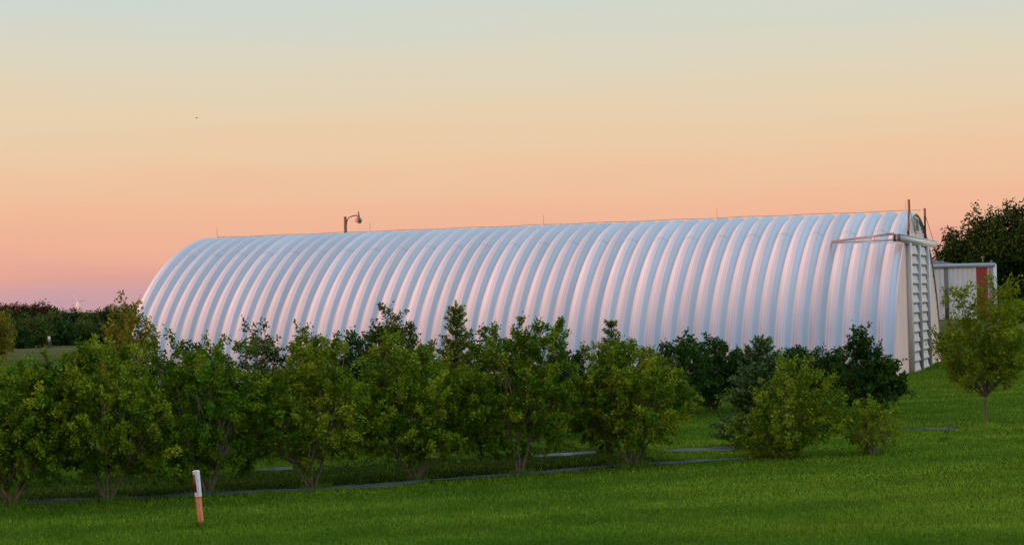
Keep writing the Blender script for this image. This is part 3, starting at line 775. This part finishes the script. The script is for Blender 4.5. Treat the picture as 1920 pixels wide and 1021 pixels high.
# --- far hedge on the left, the lit grove, and the orange bush at the edge
protos = []
def far_tree(px, ty, wpx, Y, seed, mat, label, group, name='hedge_tree', n=260, leaf=.30):
    return big_tree(name, label, px, ty, wpx, Y, mat, seed, n, leaf, .12, group, by=.02, per=20,
        lob=lambda h, w: [(0, 0, h*.45, w*.8, w*.8, h*.42), (w*.4, 0, h*.4, w*.5, w*.5, h*.36), (-w*.4, 0, h*.42, w*.5, w*.5, h*.38), (w*.1, 0, h*.74, w*.5, w*.5, h*.22), (-w*.2, -w*.3, h*.6, w*.5, w*.5, h*.3)])
GH = 'bushes of the far hedge'
hedge = [(-22, 598, 62, 255, 'at the left photo edge'), (28, 604, 56, 238, 'left of the white marker board, nearest the field'), (66, 596, 62, 242, 'directly left of the white marker board'),
         (118, 606, 54, 252, 'directly right of the white marker board'), (160, 600, 60, 256, 'below the wind turbine'), (204, 604, 58, 254, 'left of the orange-lit young tree'), (250, 600, 60, 258, 'behind the orange-lit young tree'),
         (8, 588, 60, 300, 'in the back line, far left'), (60, 589, 58, 292, 'in the back line under the rust-coloured grove'), (104, 585, 56, 300, 'in the back line right of the rust-coloured grove'), (140, 584, 52, 305, 'in the back line left of the wind turbine'),
         (172, 579, 54, 300, 'in the back line right of the wind turbine'), (208, 582, 56, 302, 'in the back line next to the hangar'), (248, 580, 56, 304, 'in the back line behind the hangar end')]
for i, (px, ty, wp, Y, wh) in enumerate(hedge):
    ty += (0 if 10 <= i <= 11 else -2) + 5*math.sin(i*2.4 + .8) if i >= 7 else 7 + 5*math.sin(i*1.9); wp *= 1 + .2*math.sin(i*1.7)
    far_tree(px, ty, wp, Y, 100 + i, (('leaf_olive', 'leaf_far', 'leaf_olive', 'leaf_dark', 'leaf_olive', 'leaf_far', 'leaf_dark')[i] if i < 7 else ('leaf_shade', 'leaf_far')[i % 2]), 'dark green hedge bush ' + wh, GH)
GG = 'rust-coloured grove beyond the hedge'
for i, (px, ty, wp, wh) in enumerate([(2, 573, 34, 'leftmost, greenish top'), (22, 569, 30, 'second from the left'), (42, 572, 30, 'third from the left, dark top'), (60, 572, 26, 'just left of the grove\'s right pair'), (76, 569, 28, 'tallest at the right end'), (92, 577, 22, 'last and lowest at the right end')]):
    far_tree(px, ty, wp, 430, 130 + i, 'leaf_rust', 'rust-brown sunlit tree of the distant grove, ' + wh, GG, 'grove_tree', 200, .42)
far_tree(-4, 582, 46, 118, 140, 'leaf_sun_tint', 'orange-lit bush at the left photo edge in front of the hedge', None, 'field_bush', 220, .16)

# ------------------------------------------------------------------ weed fabric strips along the rows
def mat_strip(label, pts, widths, seed):
    r_ = np.random.default_rng(seed); pts = np.asarray(pts); seg = np.linalg.norm(np.diff(pts[:, :2], axis=0), axis=1); s = np.concatenate([[0], np.cumsum(seg)])
    n = int(s[-1] / .12); t = np.linspace(0, s[-1], n)
    x = np.interp(t, s, pts[:, 0]); y = np.interp(t, s, pts[:, 1]); w = np.interp(t, s, widths)
    dx, dy = np.gradient(x), np.gradient(y); l = np.hypot(dx, dy); nx_, ny_ = -dy/l, dx/l
    def rag(a): 
        g = r_.normal(size=n); g = np.convolve(g, np.ones(5)/5, 'same'); return a*g
    wa, wb = w*.5 + rag(.26)*w, w*.5 + rag(.26)*w; cols = 7; v = []
    for k in range(cols):
        f_ = k/(cols-1); o_ = -wa*(1-f_) + wb*f_; X, Y_ = x + nx_*o_, y + ny_*o_
        wr = .022*np.sin(t*2.3 + k*1.7)*math.sin(math.pi*f_) + .018*math.sin(math.pi*f_)
        v.append(np.stack([X, Y_, terrain(X, Y_) + .012 + np.abs(wr)], 1))
    v = np.stack(v, 1).reshape(-1, 3); a, b = np.meshgrid(np.arange(cols-1), np.arange(n-1)); q = (b*cols + a).ravel()
    o = mesh_from('weed_fabric', v, np.stack([q, q+1, q+1+cols, q+cols], 1), M['fabric'], True)
    tag(o, label, 'weed fabric'); return np.stack([x, y, w], 1)
F1 = [gp(-40, 950), gp(110, 940), gp(300, 931), gp(490, 917), gp(600, 914), gp(720, 905), gp(800, 897), gp(920, 890), gp(1040, 882), gp(1130, 875), gp(1260, 869), gp(1400, 862)]
W1 = [.3, .5, .2, .5, .06, .7, .06, .01, .5, .04, .3, .02]
fab = [mat_strip('grey weed fabric strip running under the front row of maple bushes', F1, W1, 1),
       mat_strip('small grey weed fabric scrap behind the maple with the bare leaning stem', [gp(480, 879), gp(520, 877), gp(560, 876)], [.02, .4, .02], 2),
       mat_strip('pale weed fabric patch behind the upright maple right of the tall spruce', [gp(1000, 856), gp(1060, 853), gp(1120, 850)], [.02, .5, .02], 4),
       mat_strip('widest grey weed fabric patch, in the gap between rounded maple and pale-tipped spruce', [gp(1240, 850), gp(1310, 846), gp(1370, 843), gp(1440, 839)], [.05, .8, 1.2, .3], 5),
       mat_strip('short pale fabric strip on the lawn near the thin stake', [gp(1690, 805), gp(1740, 804), gp(1796, 803)], [.02, .13, .02], 3)]

# dark sheet painting in the shade under and between the planted rows
def shade_bed():
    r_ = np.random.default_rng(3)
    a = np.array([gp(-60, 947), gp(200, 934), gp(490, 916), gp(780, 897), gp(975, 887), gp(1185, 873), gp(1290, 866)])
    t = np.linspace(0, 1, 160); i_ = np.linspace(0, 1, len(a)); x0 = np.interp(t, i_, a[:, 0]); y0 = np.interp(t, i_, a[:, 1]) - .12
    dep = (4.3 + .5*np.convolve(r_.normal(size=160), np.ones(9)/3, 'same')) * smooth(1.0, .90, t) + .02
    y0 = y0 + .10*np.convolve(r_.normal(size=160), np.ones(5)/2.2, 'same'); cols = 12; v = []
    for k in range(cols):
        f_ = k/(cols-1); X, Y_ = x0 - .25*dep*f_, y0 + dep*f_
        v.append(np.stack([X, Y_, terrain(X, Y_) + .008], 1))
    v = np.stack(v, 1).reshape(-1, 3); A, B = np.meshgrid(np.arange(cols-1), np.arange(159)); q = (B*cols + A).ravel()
    tag(mesh_from('bed_shade_sheet', v, np.stack([q, q+1, q+1+cols, q+cols], 1), M['bed_shade'], True), kind='structure')
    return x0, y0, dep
bed = shade_bed()

# ------------------------------------------------------------------ grass blades (uncountable)
def grass():
    global rng
    rng = np.random.default_rng(5)
    n = 430000; nb = 0
    # denser near the camera: depth sampled between 23 and 58 m
    y = 21.6 + (92 - 21.6) * rng.random(n) ** 2.1
    x = (rng.random(n) * 2 - 1) * (y * .30 + .6)
    # longer uncut tufts left standing round stems and posts
    feet = [tuple(b[:2]) for b in bases] + [tuple(gp(1470, 856)[:2]), tuple(gp(1636, 850)[:2]), tuple(gp(1849, 798)[:2]), tuple(gp(379, 988)[:2]), tuple(gp(1774, 826)[:2])]
    nb = 170; fx = np.concatenate([f_[0] + rng.normal(size=nb)*(.05 if i >= len(feet) - 2 else .16) for i, f_ in enumerate(feet)]); fy = np.concatenate([f_[1] + rng.normal(size=nb)*(.05 if i >= len(feet) - 2 else .16) for i, f_ in enumerate(feet)])
    x = np.concatenate([x, fx]); y = np.concatenate([y, fy]); tall = np.concatenate([np.zeros(n, bool), np.ones(len(fx), bool)]); n = len(x)
    def vnoise(x, y, cell, seed):
        r_ = np.random.default_rng(seed); g = r_.random((256, 256)); X, Y_ = x/cell + 100, y/cell
        i_, j_ = np.floor(X).astype(int), np.floor(Y_).astype(int); fx, fy = X - i_, Y_ - j_; fx = fx*fx*(3-2*fx); fy = fy*fy*(3-2*fy)
        G = lambda a, b: g[a % 256, b % 256]
        return (G(i_, j_)*(1-fx) + G(i_+1, j_)*fx)*(1-fy) + (G(i_, j_+1)*(1-fx) + G(i_+1, j_+1)*fx)*fy
    clump = vnoise(x, y, .30, 1)*1.2 + vnoise(x, y, 1.4, 2)*.8 - 1
    k = np.ones(n, bool)
    for f_ in fab:
        for i in range(0, len(f_), 3):
            d = np.hypot((x - f_[i, 0]), (y - f_[i, 1])); k &= ~((d < f_[i, 2]*.42) & (rng.random(n) < .80))
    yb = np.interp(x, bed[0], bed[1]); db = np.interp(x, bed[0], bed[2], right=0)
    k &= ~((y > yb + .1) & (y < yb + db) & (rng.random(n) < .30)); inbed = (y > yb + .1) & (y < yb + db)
    k |= tall; inbed &= ~tall; x, y, clump, inbed, tall = x[k], y[k], clump[k], inbed[k], tall[k]; n = len(x)
    z = terrain(x, y)
    patch = .5*vnoise(x*.45, y*1.2, 1.6, 3) + .3*vnoise(x, y, .5, 4) + .35*vnoise(x*.3, y, 5.0, 6) - .05
    h = (.032 + .024*rng.random(n)) * (1 + .38*clump) * np.where(rng.random(n) < .05, 1.5, 1) * np.where(tall, 2.1, 1)
    a = rng.uniform(0, 6.28, n); wv = .0055 + .004*rng.random(n); wv = wv * (1 + (y - 23)/22)
    lean = rng.normal(size=(n, 2)) * .45 * h[:, None]
    dx, dy = np.cos(a)*wv, np.sin(a)*wv
    v = np.stack([np.stack([x-dx, y-dy, z-.004], 1), np.stack([x+dx, y+dy, z-.004], 1), np.stack([x+lean[:, 0], y+lean[:, 1], z+h], 1)], 1).reshape(-1, 3)
    hue = np.clip(-.15 + 1.15*patch + .18*rng.normal(size=n), 0, 1); br = rng.uniform(.75, 1.25, n)*(.72 + .55*patch)
    dry = rng.random(n) < .02 + .05*(patch > .72); hue[dry] = 1.0; br[dry] = 1.7
    band = np.tanh(3*np.sin((y - .35*x) * 2*np.pi/2.6 + .5*np.sin(x*.4)))          # mower passes
    br *= 1 + .10*band
    rough = smooth(44, 60, y); br *= 1 - .10*rough; hue = np.clip(hue + .25*rough, 0, 1)    # rougher olive grass towards the hangar
    br[inbed] *= .62                                     # shade under the shrubs put into the blade colour
    c = np.repeat(np.stack([hue, br, np.ones(n)], 1), 3, 0)
    o = mesh_from('grass', v, np.arange(n*3).reshape(-1, 3), M['grass'], False, None, c)
    tag(o, 'short mown green lawn grass in the foreground', 'grass', kind='stuff')
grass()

# ------------------------------------------------------------------ sky, sun, camera
def srgb(r, g, b):
    f = lambda c: (c/255/12.92) if c/255 <= .04045 else ((c/255 + .055)/1.055) ** 2.4
    return (f(r), f(g), f(b), 1)
wd = bpy.data.worlds.new('World'); bpy.context.scene.world = wd; wd.use_nodes = True
nt = wd.node_tree; bg = nt.nodes['Background']
tc = N(nt, 'ShaderNodeTexCoord'); sx = N(nt, 'ShaderNodeSeparateXYZ'); nt.links.new(tc.outputs['Generated'], sx.inputs[0])
def ramp(stops):
    r = N(nt, 'ShaderNodeValToRGB'); el = r.color_ramp.elements
    for i, (p, c) in enumerate(stops):
        e = el[i] if i < 2 else el.new(p)
        e.position = p; e.color = c
    r.color_ramp.interpolation = 'B_SPLINE' if False else 'LINEAR'
    return r
# elevation scaled so the ramp 0..1 covers sin(elevation) 0..1 with a square root
mpz = N(nt, 'ShaderNodeMapping'); mpz.inputs['Scale'].default_value = (5, 5, 55); nt.links.new(tc.outputs['Generated'], mpz.inputs[0])
nz = N(nt, 'ShaderNodeTexNoise', Scale=1.0, Detail=3); nt.links.new(mpz.outputs[0], nz.inputs['Vector'])
nzz = N(nt, 'ShaderNodeMath', operation='MULTIPLY_ADD'); nzz.inputs[1].default_value = .028; nzz.inputs[2].default_value = -.014; nt.links.new(nz.outputs['Fac'], nzz.inputs[0])
az2 = N(nt, 'ShaderNodeMath', operation='ADD'); nt.links.new(nzz.outputs[0], az2.inputs[0]); nt.links.new(sx.outputs['Z'], az2.inputs[1])
mx_ = N(nt, 'ShaderNodeMath', operation='MAXIMUM'); mx_.inputs[1].default_value = 0; nt.links.new(az2.outputs[0], mx_.inputs[0])
sq = N(nt, 'ShaderNodeMath', operation='SQRT'); nt.links.new(mx_.outputs[0], sq.inputs[0])
S = lambda py: math.sqrt(max(0, (HZ - py)/F))
anti = ramp([(0, srgb(200, 158, 166)), (S(545), srgb(206, 160, 164)), (S(500), srgb(225, 164, 151)), (S(455), srgb(239, 177, 151)), (S(390), srgb(241, 187, 154)), (S(310), srgb(238, 198, 161)),
             (S(220), srgb(232, 208, 175)), (S(120), srgb(222, 213, 189)), (S(10), srgb(207, 215, 207)), (.52, srgb(190, 208, 220)), (.72, srgb(178, 198, 214)), (1, srgb(168, 189, 210))])
side = ramp([(0, srgb(176, 176, 190)), (.2, srgb(160, 176, 200)), (.4, srgb(150, 176, 208)), (.72, srgb(165, 192, 220)), (1, srgb(168, 189, 210))])
sunw = ramp([(0, srgb(255, 150, 130)), (.3, srgb(255, 176, 160)), (.6, srgb(252, 190, 178)), (.78, srgb(225, 195, 200)), (.9, srgb(180, 192, 215)), (1, srgb(168, 189, 210))])
for r_ in (anti, side, sunw): nt.links.new(sq.outputs[0], r_.inputs[0])
dt = N(nt, 'ShaderNodeVectorMath', operation='DOT_PRODUCT'); nt.links.new(tc.outputs['Generated'], dt.inputs[0]); dt.inputs[1].default_value = (SUN_AZ[0], SUN_AZ[1], 0)
mr = N(nt, 'ShaderNodeMapRange', interpolation_type='SMOOTHSTEP'); mr.inputs['From Min'].default_value = .45; mr.inputs['From Max'].default_value = .95

# azimuth only: divide by the horizontal length so that the glow stands tall over the sunset
hl = N(nt, 'ShaderNodeVectorMath', operation='MULTIPLY'); hl.inputs[1].default_value = (1, 1, 0); nt.links.new(tc.outputs['Generated'], hl.inputs[0])
hn = N(nt, 'ShaderNodeVectorMath', operation='NORMALIZE'); nt.links.new(hl.outputs[0], hn.inputs[0])
dz = N(nt, 'ShaderNodeVectorMath', operation='DOT_PRODUCT'); nt.links.new(hn.outputs[0], dz.inputs[0]); dz.inputs[1].default_value = (SUN_AZ[0], SUN_AZ[1], 0)
nt.links.new(dz.outputs['Value'], mr.inputs['Value'])
mix = N(nt, 'ShaderNodeMix', data_type='RGBA'); 
# the quarter behind the camera, away from both the glow and the afterlight belt, is plain dusky blue
def mapr(sock, a, b, c=0.0, d=1.0):
    n = N(nt, 'ShaderNodeMapRange', interpolation_type='SMOOTHSTEP')
    for k_, v_ in zip(('From Min', 'From Max', 'To Min', 'To Max'), (a, b, c, d)): n.inputs[k_].default_value = v_
    nt.links.new(sock, n.inputs['Value']); return n.outputs[0]
wb = mapr(sx.outputs['Y'], .25, -.45)
mb_ = N(nt, 'ShaderNodeMix', data_type='RGBA'); nt.links.new(wb, mb_.inputs[0]); nt.links.new(anti.outputs[0], mb_.inputs[6]); nt.links.new(side.outputs[0], mb_.inputs[7])
nt.links.new(mr.outputs[0], mix.inputs[0]); nt.links.new(mb_.outputs[2], mix.inputs[6]); nt.links.new(sunw.outputs[0], mix.inputs[7])
nt.links.new(mix.outputs[2], bg.inputs['Color']); 
# the sky round the low sun is brighter, and the unseen zenith is raised to light the ground
pw = N(nt, 'ShaderNodeMath', operation='MAXIMUM'); pw.inputs[1].default_value = 0; nt.links.new(dt.outputs['Value'], pw.inputs[0])
p3 = N(nt, 'ShaderNodeMath', operation='POWER'); p3.inputs[1].default_value = 4; nt.links.new(pw.outputs[0], p3.inputs[0])
st = N(nt, 'ShaderNodeMath', operation='MULTIPLY_ADD'); st.inputs[1].default_value = .9; st.inputs[2].default_value = 1.0; nt.links.new(p3.outputs[0], st.inputs[0])
up_ = N(nt, 'ShaderNodeMapRange', interpolation_type='SMOOTHSTEP'); up_.inputs['From Min'].default_value = .20; up_.inputs['From Max'].default_value = .55; up_.inputs['To Min'].default_value = 1.0; up_.inputs['To Max'].default_value = 1.35
nt.links.new(sx.outputs['Z'], up_.inputs['Value'])
ss = N(nt, 'ShaderNodeMath', operation='MULTIPLY'); 
bx_ = N(nt, 'ShaderNodeMath', operation='MULTIPLY_ADD'); nt.links.new(mapr(sx.outputs['X'], .4, .85), bx_.inputs[0]); nt.links.new(mapr(sx.outputs['Y'], -.45, .1, 0, 2.1), bx_.inputs[1]); nt.links.new(st.outputs[0], bx_.inputs[2])  # extra brightness added to the unseen right-hand sky, lighting the hangar front
nt.links.new(bx_.outputs[0], ss.inputs[0]); nt.links.new(up_.outputs[0], ss.inputs[1])
nt.links.new(ss.outputs[0], bg.inputs['Strength'])

sd = bpy.data.lights.new('sun', 'SUN'); so = bpy.data.objects.new('sun', sd); C.objects.link(so)
sd.energy = 8.5; sd.angle = R(2.2); sd.color = (1.0, .42, .25)
dirv = Vector((SUN_AZ[0]*math.cos(SUN_EL), SUN_AZ[1]*math.cos(SUN_EL), math.sin(SUN_EL)))
so.rotation_euler = dirv.to_track_quat('Z', 'Y').to_euler()

cd = bpy.data.cameras.new('camera'); co = bpy.data.objects.new('camera', cd); C.objects.link(co)
cd.sensor_width = 36; cd.lens = 36 * F / 1920; cd.clip_end = 20000; cd.clip_start = .5
pit = math.atan((HZ - 510.5)/F)
fw = Vector((0, math.cos(pit), math.sin(pit))); up0 = Vector((0, -math.sin(pit), math.cos(pit))); rt0 = Vector((1, 0, 0))
rt = rt0*math.cos(ROLL) - up0*math.sin(ROLL); up = up0*math.cos(ROLL) + rt0*math.sin(ROLL)
m = Matrix((( rt.x, up.x, -fw.x, 0), (rt.y, up.y, -fw.y, 0), (rt.z, up.z, -fw.z, HC), (0, 0, 0, 1)))
co.matrix_world = m
sc = bpy.context.scene; sc.camera = co
sc.view_settings.view_transform = 'Standard'; sc.view_settings.look = 'None'; sc.view_settings.exposure = 0; sc.view_settings.gamma = 1
sc.cycles.max_bounces = 6
